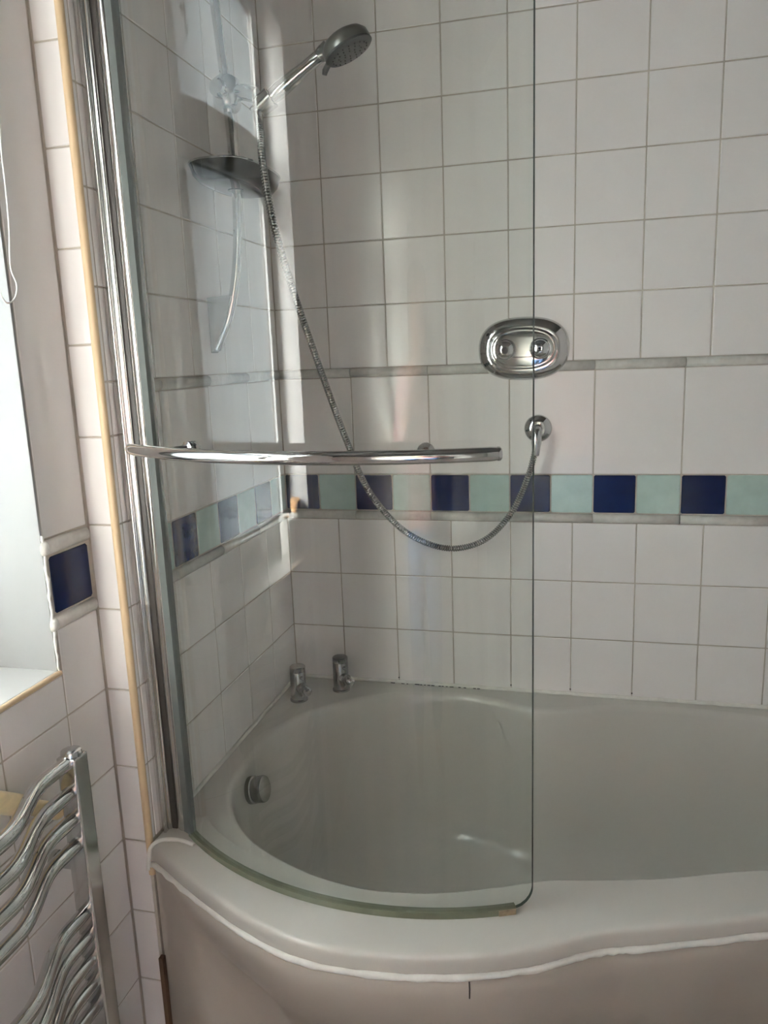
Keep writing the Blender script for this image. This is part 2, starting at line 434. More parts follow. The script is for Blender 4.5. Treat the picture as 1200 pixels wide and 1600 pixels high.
obj('reveal', nbox(V(WX - 0.06, WY1, WZ1 - 0.004), V(XA - 0.0005, WY0, WZ1 + 0.001), 0.001), M['reveal'], ww)
# rough white sealant along the reveal's edge
pts = [V(XA + 0.0005, WY0 - 0.0005 + random.uniform(-0.0012, 0.0012), WZ0 + 0.004 + i * 0.0065) for i in range(0, 36)]
obj('sealant', ntube(pts, [0.0022 + random.uniform(-0.0008, 0.0022) * (1 if random.random() < 0.3 else 0.4) for _ in pts], 8), M['seal'], ww)
for z in (0.163, 0.290):
    obj('sealant', nlathe(V(XA, WY0 + 0.001, z), (1, 0.3, 0), [(0, 0.009), (0.007, 0.008), (0.011, 0.004), (0.012, -0.001)], 14), M['seal'], ww)
# cream beads
t1 = obj('trim_1', nlathe(V(-0.0055, YR + 0.0055, -0.372), (0, 0, 1), [(0, 0), (0.0072, 0), (0.0072, ZC + 0.371), (0, ZC + 0.371)], 20), M['cream'])
tag(t1, 'cream plastic corner bead at the edge of the tiled end wall', kind='structure')
t2 = obj('trim_2', ntube([V(XA + 0.0005, WY0 + 0.002, WZ0), V(XA + 0.0005, WY1, WZ0)], 0.0048, 12), M['cream'])
tag(t2, 'cream edging along the front of the window sill', kind='structure')

# ------------------------------------------------------------------ window
bm = bmesh.new()
fx0, fx1 = WX - 0.05, WX
y0, y1 = WY0 - 0.004, WY1 + 0.004
z0, z1 = WZ0 + 0.005, WZ1 - 0.004
FW = 0.045
box(bm, V(fx0, y0 - FW, z0), V(fx1, y0, z1), 0.003); box(bm, V(fx0, y1, z0), V(fx1, y1 + FW, z1), 0.003)
box(bm, V(fx0, y1 + FW, z0), V(fx1, y0 - FW, z0 + FW), 0.003); box(bm, V(fx0, y1 + FW, z1 - 0.035), V(fx1, y0 - FW, z1), 0.003)
box(bm, V(fx0, y1 + FW, 1.012), V(fx1, y0 - FW, 1.058), 0.003)
w1 = obj('window_1', bm, M['upvc'])
tag(w1, 'frosted window with a top light above the tiled sill', kind='structure')
for za, zb in ((z0 + FW, 1.012), (1.058, z1 - 0.035)):
    sw = 0.036; bm = bmesh.new(); ya, yb = y0 - FW, y1 + FW; sx = fx1 + 0.012
    box(bm, V(fx0 + .01, ya - sw, za), V(sx, ya + .004, zb), 0.004); box(bm, V(fx0 + .01, yb - .004, za), V(sx, yb + sw, zb), 0.004)
    box(bm, V(fx0 + .01, yb + sw, za - .004), V(sx, ya - sw, za + sw), 0.004); box(bm, V(fx0 + .01, yb + sw, zb - sw), V(sx, ya - sw, zb + .004), 0.004)
    s_ = obj('sash', bm, M['upvc'], w1)
    obj('pane', nbox(V(WX - 0.03, yb + sw - .002, za + sw - .002), V(WX - 0.022, ya - sw + .002, zb - sw + .002)), M['pane'], s_, smooth=False)
    gk = bmesh.new(); d = 0.004
    box(gk, V(WX - .022, ya - sw - d, za + sw), V(WX - .012, ya - sw, zb - sw)); box(gk, V(WX - .022, yb + sw, za + sw), V(WX - .012, yb + sw + d, zb - sw))
    box(gk, V(WX - .022, yb + sw, za + sw), V(WX - .012, ya - sw, za + sw + d)); box(gk, V(WX - .022, yb + sw, zb - sw - d), V(WX - .012, ya - sw, zb - sw))
    obj('gasket', gk, M['dark'], s_, smooth=False)
hk = bmesh.new()
tube(hk, catmull([V(WX - .018, -1.042, 1.262), V(WX + .01, -1.042, 1.262), V(WX + .012, -1.042, 1.225), V(WX + .018, -1.043, 1.205), V(WX + .03, -1.044, 1.215)], 6), 0.006, 10)
lathe(hk, V(WX - .022, -1.042, 1.262), (1, 0, 0), [(0, 0), (0.014, 0), (0.013, 0.006), (0, 0.008)], 16)
obj('hook', hk, M['chrome2'], w1)

# door behind the viewer
d1 = obj('door_1', nbox(V(0.75, YF, ZF), V(1.50, YF + 0.04, 1.13), 0.004), M['door'])
tag(d1, 'white panelled door behind the viewer', kind='structure')
for xa_, xb_ in ((0.84, 1.08), (1.17, 1.41)):
    for za, zb in ((-0.65, 0.05), (0.22, 1.0)):
        obj('door_panel', nbox(V(xa_, YF + 0.036, za), V(xb_, YF + 0.05, zb), 0.008), M['door'], d1)
obj('door_handle', nlathe(V(0.80, YF + 0.04, 0.14), (0, 1, 0), [(0, 0), (0.012, 0), (0.012, 0.03), (0.026, 0.036), (0.028, 0.05), (0, 0.062)], 20), M['chrome2'], d1)
for xa_, xb_, zt in ((0.67, 0.745, 1.21), (1.505, 1.58, 1.21)):
    pass
ar = bmesh.new(); box(ar, V(0.66, YF, ZF), V(0.745, YF + 0.055, 1.22), 0.004); box(ar, V(1.505, YF, ZF), V(1.59, YF + 0.055, 1.22), 0.004); box(ar, V(0.745, YF, 1.135), V(1.505, YF + 0.055, 1.22), 0.004)
t3 = obj('trim_3', ar, M['door']); tag(t3, 'white door architrave behind the viewer', kind='structure')

# ------------------------------------------------------------------ bathtub
ZR = -0.304
def V2(p, z): return V(p[0], p[1], z)
inner_c = [(0.046, -0.44), (0.050, -0.545), (0.078, -0.625), (0.135, -0.702), (0.209, -0.759), (0.32, -0.808), (0.418, -0.826), (0.50, -0.822), (0.566, -0.808),
           (0.64, -0.781), (0.695, -0.757), (0.735, -0.742), (0.775, -0.734), (0.833, -0.722), (0.916, -0.702), (1.0, -0.672), (1.087, -0.645), (1.20, -0.620), (1.34, -0.605), (1.46, -0.585), (1.56, -0.52), (1.605, -0.40),
           (1.58, -0.24), (1.50, -0.135), (1.38, -0.085), (1.25, -0.056), (1.14, -0.038), (1.04, -0.030), (0.908, -0.034), (0.82, -0.052), (0.745, -0.074), (0.69, -0.086), (0.651, -0.085), (0.587, -0.062),
           (0.489, -0.040), (0.38, -0.044), (0.29, -0.066), (0.205, -0.112), (0.115, -0.195), (0.066, -0.275), (0.046, -0.35)]
inn = catmull([Vector(p) for p in inner_c], 5, True)
outer_f = [(0.003, -0.790), (0.022, -0.797), (0.114, -0.852), (0.235, -0.915), (0.34, -0.952), (0.428, -0.960), (0.525, -0.952), (0.618, -0.932), (0.702, -0.902), (0.745, -0.880), (0.790, -0.852), (0.835, -0.834), (0.867, -0.825), (0.981, -0.785), (1.064, -0.754), (1.18, -0.725), (1.35, -0.708), (1.55, -0.703), (XR - 0.006, -0.702)]
front = catmull([Vector(p) for p in outer_f], 5)
def normals(L_, closed=True):
    n = len(L_); out = []
    for i in range(n):
        a = L_[(i - 1) % n] if closed else L_[max(i - 1, 0)]; b = L_[(i + 1) % n] if closed else L_[min(i + 1, n - 1)]
        t = (b - a).normalized(); out.append(Vector((-t.y, t.x)))
    return out
# inn runs along the front left to right: left-hand normal points inwards (+Y at the front)
ni = normals(inn)
for _ in range(6): ni = [((ni[i - 1] + 2 * ni[i] + ni[(i + 1) % len(ni)]) / 4).normalized() for i in range(len(ni))]
tub = thing('bathtub', V(0.85, -0.42, ZF), 'white acrylic shower bath with a rounded bulging end', 'bathtub')
bm = bmesh.new()
lev = [(0.0, 0.0), (0.0035, -0.0008), (0.008, -0.0038), (0.0115, -0.0085), (0.014, -0.016), (0.017, -0.03), (0.026, -0.08), (0.040, -0.16), (0.056, -0.25), (0.070, -0.315), (0.083, -0.352), (0.105, -0.378), (0.14, -0.390), (0.19, -0.394), (0.23, -0.395)]
IR = [[bm.verts.new(V2(p + n * o_, ZR + dz)) for p, n in zip(inn, ni)] for o_, dz in lev]
K = len(inn)
for a, b in zip(IR, IR[1:]):
    for k in range(K): bm.faces.new((a[k], a[(k + 1) % K], b[(k + 1) % K], b[k]))
bm.faces.new(IR[-1])
# outer lip along the front, then straight along the three walls
nf = normals(front, False)
olev = [(0.022, 0.001), (0.0085, 0.0), (0.004, -0.001), (0.0012, -0.0035), (0.0, -0.0075), (0.0, -0.014), (0.001, -0.030), (0.003, -0.0345), (0.010, -0.036), (0.03, -0.036)]
OR = []
for o_, dz in olev:
    row = [bm.verts.new(V2(p + n * o_, ZR + dz)) for p, n in zip(front, nf)]
    for v in row: v.co.x = max(v.co.x, 0.003)
    OR.append(row)
for a, b in zip(OR, OR[1:]):
    for k in range(len(front) - 1): bm.faces.new((a[k], a[k + 1], b[k + 1], b[k]))
back = [V(XR - 0.006, -0.003, ZR), V(0.003, -0.003, ZR)]
bv = [bm.verts.new(p) for p in back]
ring = OR[0] + bv
edges = []
for i in range(len(ring)):
    a, b = ring[i], ring[(i + 1) % len(ring)]
    e = bm.edges.get((a, b)) or bm.edges.new((a, b)); edges.append(e)
for k in range(K): edges.append(bm.edges.get((IR[0][k], IR[0][(k + 1) % K])))
bmesh.ops.triangle_fill(bm, use_beauty=True, use_dissolve=False, edges=edges)
obj('shell', bm, M['acryl'], tub, angle=35)
# sealant beads
sm = bmesh.new()
tube(sm, [V(x, -0.0045 + random.uniform(-.0006, .0006), ZR + 0.0035 + random.uniform(-.0008, .0008)) for x in [0.004 + i * (XR - 0.012) / 90 for i in range(91)]], 0.0052, 8)
obj('sealant', sm, M['seal'], tub)
obj('sealant', ntube([V(0.0045, y, ZR + 0.0032) for y in [-0.006 - i * 0.735 / 40 for i in range(41)]], 0.0046, 8), M['seal'], tub)
obj('sealant', ntube(catmull([V(0.004, -0.803, ZR - 0.040), V(0.0045, -0.797, ZR - 0.02), V(0.006, -0.789, ZR - 0.002), V(0.018, -0.772, ZR + 0.002), V(0.05, -0.7655, ZR + 0.0025), V(0.085, -0.772, ZR + 0.001)], 6), 0.0040, 8), M['seal'], tub)
bead = [V2(p + n * (0.002 + random.uniform(-.0008, .0008)), ZR - 0.0385 + random.uniform(-.0008, .0008)) for p, n in zip(front, nf)]
bead[0].x = 0.004
obj('sealant', ntube(bead, [0.0055 + random.uniform(-.0008, .0010) for _ in bead], 10), M['seal'], tub)
# black mould at the foot of the grout lines
for x in (0.2975, 0.6011, 0.7531, 0.9051):
    obj('mould_spot', nlathe(V(x, -0.0008, ZR + 0.014), (0, -1, 0), [(0.0022, 0), (0.0018, 0.0012), (0, 0.0016)], 8), M['black'], tub)
mo = bmesh.new()
for i in range(26):
    x = 0.275 + i * 0.0095 + random.uniform(-.003, .003)
    if random.random() < 0.78: tube(mo, [V(x, -0.0092, ZR + 0.0006), V(x + random.uniform(.004, .009), -0.0092, ZR + 0.0006)], 0.0014, 6)
tag(obj('mould_line', mo, M['black'], tub), kind='stuff')
# overflow knob on the end of the basin
ov = V(0.0825, -0.492, -0.358); ax = (1, 0.0, 0.22)
of = obj('overflow_knob', nlathe(ov, ax, [(0, -0.012), (0.030, -0.012), (0.030, -0.002), (0.027, 0.0), (0.0285, 0.003), (0.0290, 0.020), (0.0275, 0.0235), (0.023, 0.025), (0, 0.0253)], 30), M['hose'], tub)

# ------------------------------------------------------------------ bath panel
pn = bmesh.new(); L1 = len(front)
slen = [0]
for a, b in zip(front, front[1:]): slen.append(slen[-1] + (b - a).length)
def sstep(x, a, b):
    t = max(0, min(1, (x - a) / (b - a))); return t * t * (3 - 2 * t)
zs = [-0.040, -0.046, -0.055, -0.075, -0.10, -0.13, -0.16, -0.20, -0.25, -0.31, -0.38, -0.46, -0.545]
rows = []
for zi, dz in enumerate(zs):
    dep = -dz - 0.04
    ins = 0.009 - 0.011 * sstep(dep, -0.002, 0.012) + 0.15 * sstep(dep, 0.004, 0.36)
    w = 0.035 + 0.36 * dep
    row = []
    for p, n, s in zip(front, nf, slen):
        i2 = 0.010 + (ins - 0.010) * sstep(s, w - 0.02, w + 0.05)
        q = p + n * i2; q.x = max(q.x, 0.004); row.append(V2(q, ZR + dz))
    rows.append(row)
P_ = [[pn.verts.new(p) for p in r] for r in rows]
for a, b in zip(P_, P_[1:]):
    for k in range(L1 - 1): pn.faces.new((a[k], a[k + 1], b[k + 1], b[k]))
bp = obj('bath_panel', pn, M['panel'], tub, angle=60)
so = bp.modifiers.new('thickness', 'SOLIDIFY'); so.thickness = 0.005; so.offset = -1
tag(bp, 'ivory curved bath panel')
# hairline joint in the panel and stained board at its wall end
ci = min(range(L1), key=lambda i: abs(front[i].x - 0.625))
jl = bmesh.new()
tube(jl, [Vector(rows[k][ci]) + Vector((0, -0.0005, 0)) for k in range(1, 4)], 0.0011, 6)
obj('joint', jl, M['dark'], bp)
st = obj('edge_board', nbox(V(0.0015, -0.797, ZF + 0.002), V(0.010, -0.786, ZR - 0.235)), M['raw'], bp, smooth=False)

# ------------------------------------------------------------------ bath taps
def bath_tap(px, py, h, label, turn):
    t = thing('bath_tap', V(px, py, ZR), label, 'tap', 'pair of chrome bath taps')
    obj('body', nlathe(V(px, py, ZR), (0, 0, 1), [(0, 0), (0.0235, 0), (0.0235, 0.004), (0.0205, 0.006), (0.0205, h - 0.016), (0.0195, h - 0.014), (0.0205, h - 0.012), (0.0205, h - 0.002), (0.0185, h), (0, h)], 28), M['hose'], t)
    d = Vector((math.cos(turn), math.sin(turn), 0))
    b = V(px, py, ZR + h * 0.42) + d * 0.017
    obj('spout', nlathe(b, d + Vector((0, 0, -0.1)), [(0, -0.01), (0.0145, -0.01), (0.0145, 0.012), (0.0125, 0.014), (0.0125, 0.026), (0.009, 0.028), (0, 0.028)], 20), M['hose'], t)
    k = obj('knob', nlathe(b + d * 0.026, d, [(0, 0), (0.0095, 0), (0.0105, 0.006), (0.0105, 0.013), (0.007, 0.017), (0, 0.018)], 18), M['chrome'], t)
    obj('stud', nlathe(V(px, py, ZR + h * 0.72) + d * 0.019, d, [(0, -.002), (0.005, -.002), (0.005, 0.006), (0.0035, 0.009), (0, 0.010)], 14), M['chrome'], t)
    obj('stud', nlathe(V(px, py, ZR + h * 0.18) + d * 0.019, d, [(0, -.002), (0.0035, -.002), (0.0035, 0.003), (0, 0.004)], 12), M['chrome'], t)
    return t
bath_tap(0.062, -0.150, 0.094, 'chrome cylinder bath tap beside the end wall, nearer the overflow', -0.75)
bath_tap(0.154, -0.072, 0.094, 'chrome cylinder bath tap against the back wall grout', -0.75)

# ------------------------------------------------------------------ shower screen
CX, CY, RG = 0.441, -0.273, 0.605
def arc(r, a, z): a = math.radians(a); return V(CX + r * math.cos(a), CY + r * math.sin(a), z)
A0, A1 = -128.6, -64.15
scr = thing('shower_screen', V(0.3, -0.8, ZR), 'curved clear glass shower screen with chrome towel bar on the bath rim', 'shower screen')
ZG0, ZG1 = ZR + 0.008, 1.205
bm = bmesh.new()
NA = 96; rc = 0.034; al = math.radians(A1 - A0) * RG
angs = [A0 + (A1 - A0) * i / NA for i in range(NA - 5)]
angs += [A1 - math.degrees(rc * (1 - math.sin(t)) / RG) for t in [0.15, 0.45, 0.75, 1.0, 1.2, 1.35, 1.47, math.pi / 2]]
angs = sorted(angs)
def zbot(a):
    s = math.radians(A1 - a) * RG
    if s >= rc: return ZG0
    return ZG0 + rc - math.sqrt(max(0, rc * rc - (rc - s) ** 2))
col = []
for a in angs:
    zb = zbot(a)
    zz = [zb] + [ZG0 + rc + (ZG1 - ZG0 - rc) * j / 4 for j in range(5)]
    col.append(([bm.verts.new(arc(RG, a, z)) for z in zz], [bm.verts.new(arc(RG - 0.006, a, z)) for z in zz]))
for i in range(len(angs) - 1):
    (o0, n0), (o1, n1) = col[i], col[i + 1]
    for j in range(5):
        f = bm.faces.new((o0[j], o1[j], o1[j + 1], o0[j + 1])); f.material_index = 0
        f = bm.faces.new((n0[j], n0[j + 1], n1[j + 1], n1[j])); f.material_index = 1
    f = bm.faces.new((o0[0], n0[0], n1[0], o1[0])); f.material_index = 2
    f = bm.faces.new((o0[5], o1[5], n1[5], n0[5])); f.material_index = 2
for i in (0, -1):
    o, n = col[i]
    for j in range(5):
        f = bm.faces.new((o[j], o[j + 1], n[j + 1], n[j])); f.material_index = 2
gp = obj('glass_panel', bm, None, scr, angle=40, mats=[M['glass'], M['glassback'], M['glassedge']])
tag(gp, 'curved clear glass')
# bottom seal
bm = bmesh.new(); lo = []
for i in range(71):
    a = A0 + (-66.9 - A0) * i / 70
    lo.append([arc(RG + 0.003, a, ZR + 0.0005), arc(RG + 0.0035, a, ZR + 0.012), arc(RG - 0.0095, a, ZR + 0.012), arc(RG - 0.013, a, ZR + 0.0005)])
loft(bm, lo, True, True); obj('bottom_seal', bm, M['gblade'], scr, angle=30)
lo = []
for i in range(7):
    a = -66.9 - (0.1 + 2.6 * i / 6)
    lo.append([arc(RG + 0.0042, a, ZR + 0.0006), arc(RG + 0.0042, a, ZR + 0.0100), arc(RG + 0.0028, a, ZR + 0.0112), arc(RG + 0.0028, a, ZR + 0.0006)])
bm = bmesh.new(); loft(bm, lo, True, True); obj('stain', bm, mat('brown_scum', (0.20, 0.15, 0.09, 1), 0.7, noise=0.3, nscale=120), scr)
# wall channel, adjusting profile, gasket, hinge post
YP = -0.748
zc0, zc1 = ZR + 0.002, 1.215
bm = bmesh.new()
box(bm, V(0.0005, YP, zc0), V(0.0165, YP + 0.034, zc1), 0.003, 3)
tube(bm, [V(0.012, YP + 0.001, zc0), V(0.012, YP + 0.001, zc1)], 0.0030, 12)
obj('wall_channel', bm, M['alu'], scr)
bm = bmesh.new()
box(bm, V(0.003, YP + 0.004, zc0 + 0.004), V(0.0245, YP + 0.030, zc1), 0.004, 3)
obj('adjusting_profile', bm, M['alu'], scr)
obj('gasket', nbox(V(0.008, YP + 0.010, zc0 + 0.003), V(0.0335, YP + 0.027, zc1), 0.002), M['dark'], scr)
obj('hinge_post', nlathe(V(0.0475, YP + 0.014, zc0 + 0.006), (0, 0, 1), [(0, 0), (0.0118, 0), (0.0136, 0.003), (0.0136, zc1 - zc0 - 0.008), (0, zc1 - zc0 - 0.008)], 28), M['alu'], scr)
bm = bmesh.new(); pa = arc(RG - 0.003, A0, 0); pb = arc(RG - 0.003, A0 + 1.0, 0)
q0 = Vector((0.045, YP + 0.013)); q1 = Vector((pb.x, pb.y)); dd = (q1 - q0).normalized(); nn = Vector((-dd.y, dd.x)) * 0.0066
loft(bm, [[V2(p, z) for p in (q0 - nn, q1 - nn, q1 + nn, q0 + nn)] for z in (zc0 + 0.006, zc1)], True, True)
obj('glass_clamp', bm, mat('grey_green_glazing_vinyl', (0.10, 0.11, 0.105, 1), 0.6, noise=0.05, spec=0.2), scr, smooth=False)
# towel bar
ZT = 0.437; RB = RG + 0.050; B0, B1 = -125.6, -70.3
tb = obj('towel_bar', ntube([arc(RB, B0 + (B1 - B0) * i / 60, ZT) for i in range(61)], [0.0088] + [0.0098] * 59 + [0.0088], 20), M['chrome'], scr)
for a, s in ((B0, -1), (B1, 1)):
    p = arc(RB, a, ZT); tdir = Vector((-math.sin(math.radians(a)), math.cos(math.radians(a)), 0)) * s
    obj('end_cap', nlathe(p, tdir, [(0, -0.001), (0.0094, -0.001), (0.0094, 0.002), (0.0078, 0.004), (0, 0.0042)], 20), M['chrome2'], tb)
for a in (-116.9, -78.7):
    p = arc(RG - 0.012, a, ZT + 0.001); dr = Vector((math.cos(math.radians(a)), math.sin(math.radians(a)), 0))
    obj('stud', nlathe(p, dr, [(0, -0.004), (0.010, -0.003), (0.0115, 0.0), (0.0115, 0.006), (0.0065, 0.0062), (0.0065, 0.0118), (0.0125, 0.012), (0.0125, 0.016), (0.0065, 0.018), (0.0065, 0.054), (0, 0.056)], 22), M['chrome'], scr)

# ------------------------------------------------------------------ shower rail on the end wall
YL = -0.36
rail = thing('shower_rail', V(0.0, YL, 0.595), 'bowed chrome shower riser rail on the tiled end wall', 'shower rail')
rp = [(0.006, 1.50), (0.030, 1.445), (0.046, 1.38), (0.059, 1.27), (0.071, 1.10), (0.077, 0.95), (0.0765, 0.87), (0.070, 0.79), (0.056, 0.715), (0.036, 0.655), (0.006, 0.600)]
obj('rail', ntube(catmull([V(x, YL, z) for x, z in rp], 6), 0.0098, 16), M['chrome'], rail)
for sgn, zm in ((1, 0.0), (-1, 2.10)):
    f = lambda x, z: V(x, 0, z if sgn > 0 else zm - z)
    poly = [(0.0005, 0.706), (0.054, 0.709), (0.050, 0.690), (0.036, 0.650), (0.010, 0.600), (0.0005, 0.592)]
    bm = bmesh.new()
    loft(bm, [[f(x, z) + Vector((0, YL + dy, 0)) for x, z in poly] for dy in (-0.016, -0.012, 0.012, 0.016)], True, True)
    bmesh.ops.bevel(bm, geom=[e for e in bm.edges if e.calc_face_angle(0) > 0.6], offset=0.002, segments=2, affect='EDGES')
    obj('bracket', bm, M['hose'], rail)
sl = bmesh.new()
lathe(sl, V(0.0715, YL, 1.066), (0.0, 0, 1), [(0, 0), (0.020, 0), (0.026, 0.006), (0.028, 0.014), (0.028, 0.048), (0.025, 0.058), (0.018, 0.064), (0, 0.064)], 28)
tube(sl, catmull([V(0.085, YL, 1.10), V(0.112, YL - 0.002, 1.096), V(0.135, YL - 0.003, 1.088)], 6), 0.015, 16)
slo = obj('slider', sl, M['chrome2'], rail)
obj('slider_knob', nlathe(V(0.0715, YL - 0.026, 1.098), (0, -1, 0), [(0, 0), (0.016, 0), (0.017, 0.004), (0.017, 0.018), (0.013, 0.022), (0, 0.023)], 24), M['chrome2'], slo)
hd = Vector((0.138, 0.0, 0.082)).normalized()
cr = bmesh.new(); cb_ = V(0.152, YL - 0.003, 1.072)
lathe(cr, cb_, hd, [(0.0165, -0.012), (0.0195, -0.012), (0.0205, 0.018), (0.0175, 0.018), (0.0165, -0.012)], 24)
obj('cradle', cr, M['chrome2'], slo)

# handset
hs = thing('hand_shower', cb_, 'chrome hand shower head tilted on the rail slider', 'shower head')
cbv = Vector(cb_)
L_ = 0.165
obj('handle', nlathe(cbv - hd * 0.030, hd, [(0, 0), (0.0105, 0), (0.0115, 0.004), (0.0125, 0.03), (0.0145, 0.05), (0.0165, 0.07), (0.0145, 0.10), (0.0125, 0.14), (0.0125, 0.165), (0.015, 0.18), (0, 0.182)], 24), M['chrome'], hs)
fn = Vector((0.40, 0.10, -0.90)).normalized()
hc = V(0.324, YL - 0.004, 1.158)
hb = bmesh.new()
lathe(hb, hc, fn, [(0, -0.020), (0.026, -0.018), (0.040, -0.012), (0.0475, -0.003), (0.0490, 0.008), (0.0475, 0.014), (0, 0.014)], 36)
tube(hb, [cbv + hd * 0.135, cbv + hd * 0.155, hc - fn * 0.004 - hd * 0.034, hc - fn * 0.008 - hd * 0.012], [0.0125, 0.0165, 0.020, 0.012], 18)
obj('head', hb, M['graphite'], hs)
sp = obj('spray_plate', nlathe(hc + fn * 0.0125, fn, [(0.0485, -0.001), (0.0492, 0.003), (0.0455, 0.0062), (0.030, 0.0072), (0, 0.0074)], 36), M['spray'], hs)
nz = bmesh.new()
e1 = fn.orthogonal().normalized(); e2 = fn.cross(e1)
for rr, cnt in ((0.012, 6), (0.024, 12), (0.036, 18)):
    for i in range(cnt):
        a = 2 * math.pi * i / cnt
        lathe(nz, hc + fn * 0.0190 + e1 * rr * math.cos(a) + e2 * rr * math.sin(a), fn, [(0.0016, 0), (0.0012, 0.0022), (0, 0.0022)], 6)
obj('nozzles', nz, M['black'], sp)
lv = bmesh.new(); pl_ = hc + fn * 0.010 - hd * 0.047
tube(lv, [pl_, pl_ - hd * 0.010 + fn * 0.005, pl_ - hd * 0.015 + fn * 0.010], [0.006, 0.006, 0.0045], 10)
obj('spray_lever', lv, M['spray'], hs)

# hose
HOSE = [(0.138, -0.362, 1.062), (0.1541, -0.4, 1.0166), (0.1674, -0.43, 0.9503), (0.1779, -0.43, 0.8562), (0.188, -0.4, 0.7632), (0.199, -0.35, 0.6653), (0.2208, -0.29, 0.5309), (0.2471, -0.23, 0.3907), (0.2828, -0.185, 0.2639), (0.3393, -0.14, 0.1695), (0.4035, -0.11, 0.1188), (0.4747, -0.09, 0.101), (0.5489, -0.075, 0.1235), (0.6106, -0.065, 0.1897), (0.6486, -0.06, 0.2757), (0.6663, -0.055, 0.3445)]
HOSE[0] = tuple(cbv - hd * 0.026 - Vector((0, 0, ZO)))
path = catmull([V(*p) for p in HOSE], 40)
# resample evenly, then ridge the radius like a wound metal hose
cum = [0]
for a, b in zip(path, path[1:]): cum.append(cum[-1] + (b - a).length)
tot = cum[-1]; NR = int(tot / 0.0014); pts = []; j = 0
for i in range(NR + 1):
    d = tot * i / NR
    while j < len(cum) - 2 and cum[j + 1] < d: j += 1
    f = (d - cum[j]) / max(cum[j + 1] - cum[j], 1e-9); pts.append(path[j].lerp(path[j + 1], f))
ho = obj('shower_hose', ntube(pts, [0.0076 - (0.0027 if i % 4 == 0 else 0.0) for i in range(len(pts))], 12), M['hose'], angle=80)
tag(ho, 'ribbed metal shower hose looping from the shower head to the wall outlet', 'hose')

# soap dish on the rail
sd = thing('soap_dish', V(0.085, -0.37, 0.925), 'dark smoky soap dish clipped on the shower rail', 'soap dish')
def dloop(sx, sy, z, cx=0.084, cy=-0.368):
    z -= 0.008
    out = []
    for i in range(40):
        a = 2 * math.pi * i / 40; c_, s_ = math.cos(a), math.sin(a)
        k = 0.72
        out.append(V(cx + sx * math.copysign(abs(c_) ** k, c_), cy + sy * math.copysign(abs(s_) ** k, s_), z))
    return out
bm = bmesh.new()
loft(bm, [dloop(0.040, 0.092, 0.924), dloop(0.056, 0.108, 0.927), dloop(0.066, 0.118, 0.938), dloop(0.071, 0.124, 0.956), dloop(0.068, 0.121, 0.957), dloop(0.062, 0.114, 0.942), dloop(0.05, 0.10, 0.935)], True, True)
obj('tray', bm, M['smoke'], sd)
obj('clip', nlathe(V(0.0765, YL, 0.915), (0, 0, 1), [(0, 0), (0.016, 0), (0.018, 0.004), (0.018, 0.05), (0.015, 0.055), (0, 0.055)], 20), M['smoke'], sd)
rim = [p + Vector((0, 0, 0.0)) for p in dloop(0.0705, 0.1235, 0.9575)]; rim.append(rim[0].copy()); rim.append(rim[1].copy())
obj('rim', ntube(rim, 0.0022, 8, cap=False), M['chrome2'], sd)

# ------------------------------------------------------------------ shower valve
vx, vz = 0.634, 0.578
val = thing('shower_valve', V(vx, 0, vz), 'oval chrome shower valve plate with two round knobs', 'shower valve')
def sup(sx, sz, y, e=2.5):
    out = []
    for i in range(64):
        a = 2 * math.pi * i / 64; c_, s_ = math.cos(a), math.sin(a)
        out.append(V(vx + sx * math.copysign(abs(c_) ** (2 / e), c_), y, vz + sz * math.copysign(abs(s_) ** (2 / e), s_)))
    return out
a_, b_ = 0.1075, 0.0745
bm = bmesh.new()
loft(bm, [sup(a_, b_, 0.001), sup(a_, b_, -0.004), sup(a_ * .985, b_ * .98, -0.008), sup(a_ * .95, b_ * .93, -0.0125), sup(a_ * .88, b_ * .84, -0.0175), sup(a_ * .80, b_ * .74, -0.0205), sup(a_ * .75, b_ * .675, -0.0212)], True, True)
obj('plate', bm, M['chrome'], val, angle=50)
bm = bmesh.new()
loft(bm, [sup(a_ * .745, b_ * .665, -0.0205, 2.3), sup(a_ * .735, b_ * .65, -0.0245, 2.3), sup(a_ * .70, b_ * .61, -0.0262, 2.3), sup(a_ * .665, b_ * .565, -0.0262, 2.3), sup(a_ * .655, b_ * .55, -0.0235, 2.3), sup(a_ * .60, b_ * .50, -0.0245, 2.3), sup(a_ * .35, b_ * .3, -0.0262, 2.3), sup(a_ * .1, b_ * .1, -0.0268, 2.3)], False, True)
obj('raised_ring', bm, M['chrome'], val, angle=40)
for k, x in enumerate((vx - 0.041, vx + 0.040)):
    kb = obj('knob', nlathe(V(x, -0.0235, vz - 0.001), (0, -1, 0), [(0, 0), (0.0245, 0), (0.0250, 0.004), (0.0225, 0.005), (0.0230, 0.009), (0.0215, 0.0145), (0.0165, 0.0195), (0.009, 0.0222), (0, 0.0226)], 32), M['chrome'], val)
    if k == 0: obj('cap', nlathe(V(x, -0.0452, vz - 0.003), (0, -1, 0), [(0.008, 0), (0.0078, 0.0014), (0, 0.0018)], 20), M['black'], kb)
    else:
        obj('cap', nlathe(V(x, -0.0448, vz - 0.001), (0, -1, 0), [(0.008, 0), (0.0075, 0.0025), (0.006, 0.003), (0.005, 0.0026), (0, 0.0026)], 20), M['chrome2'], kb)
        obj('screw', nlathe(V(x, -0.0472, vz - 0.001), (0, -1, 0), [(0.0032, 0), (0.003, 0.0009), (0, 0.001)], 14), M['black'], kb)

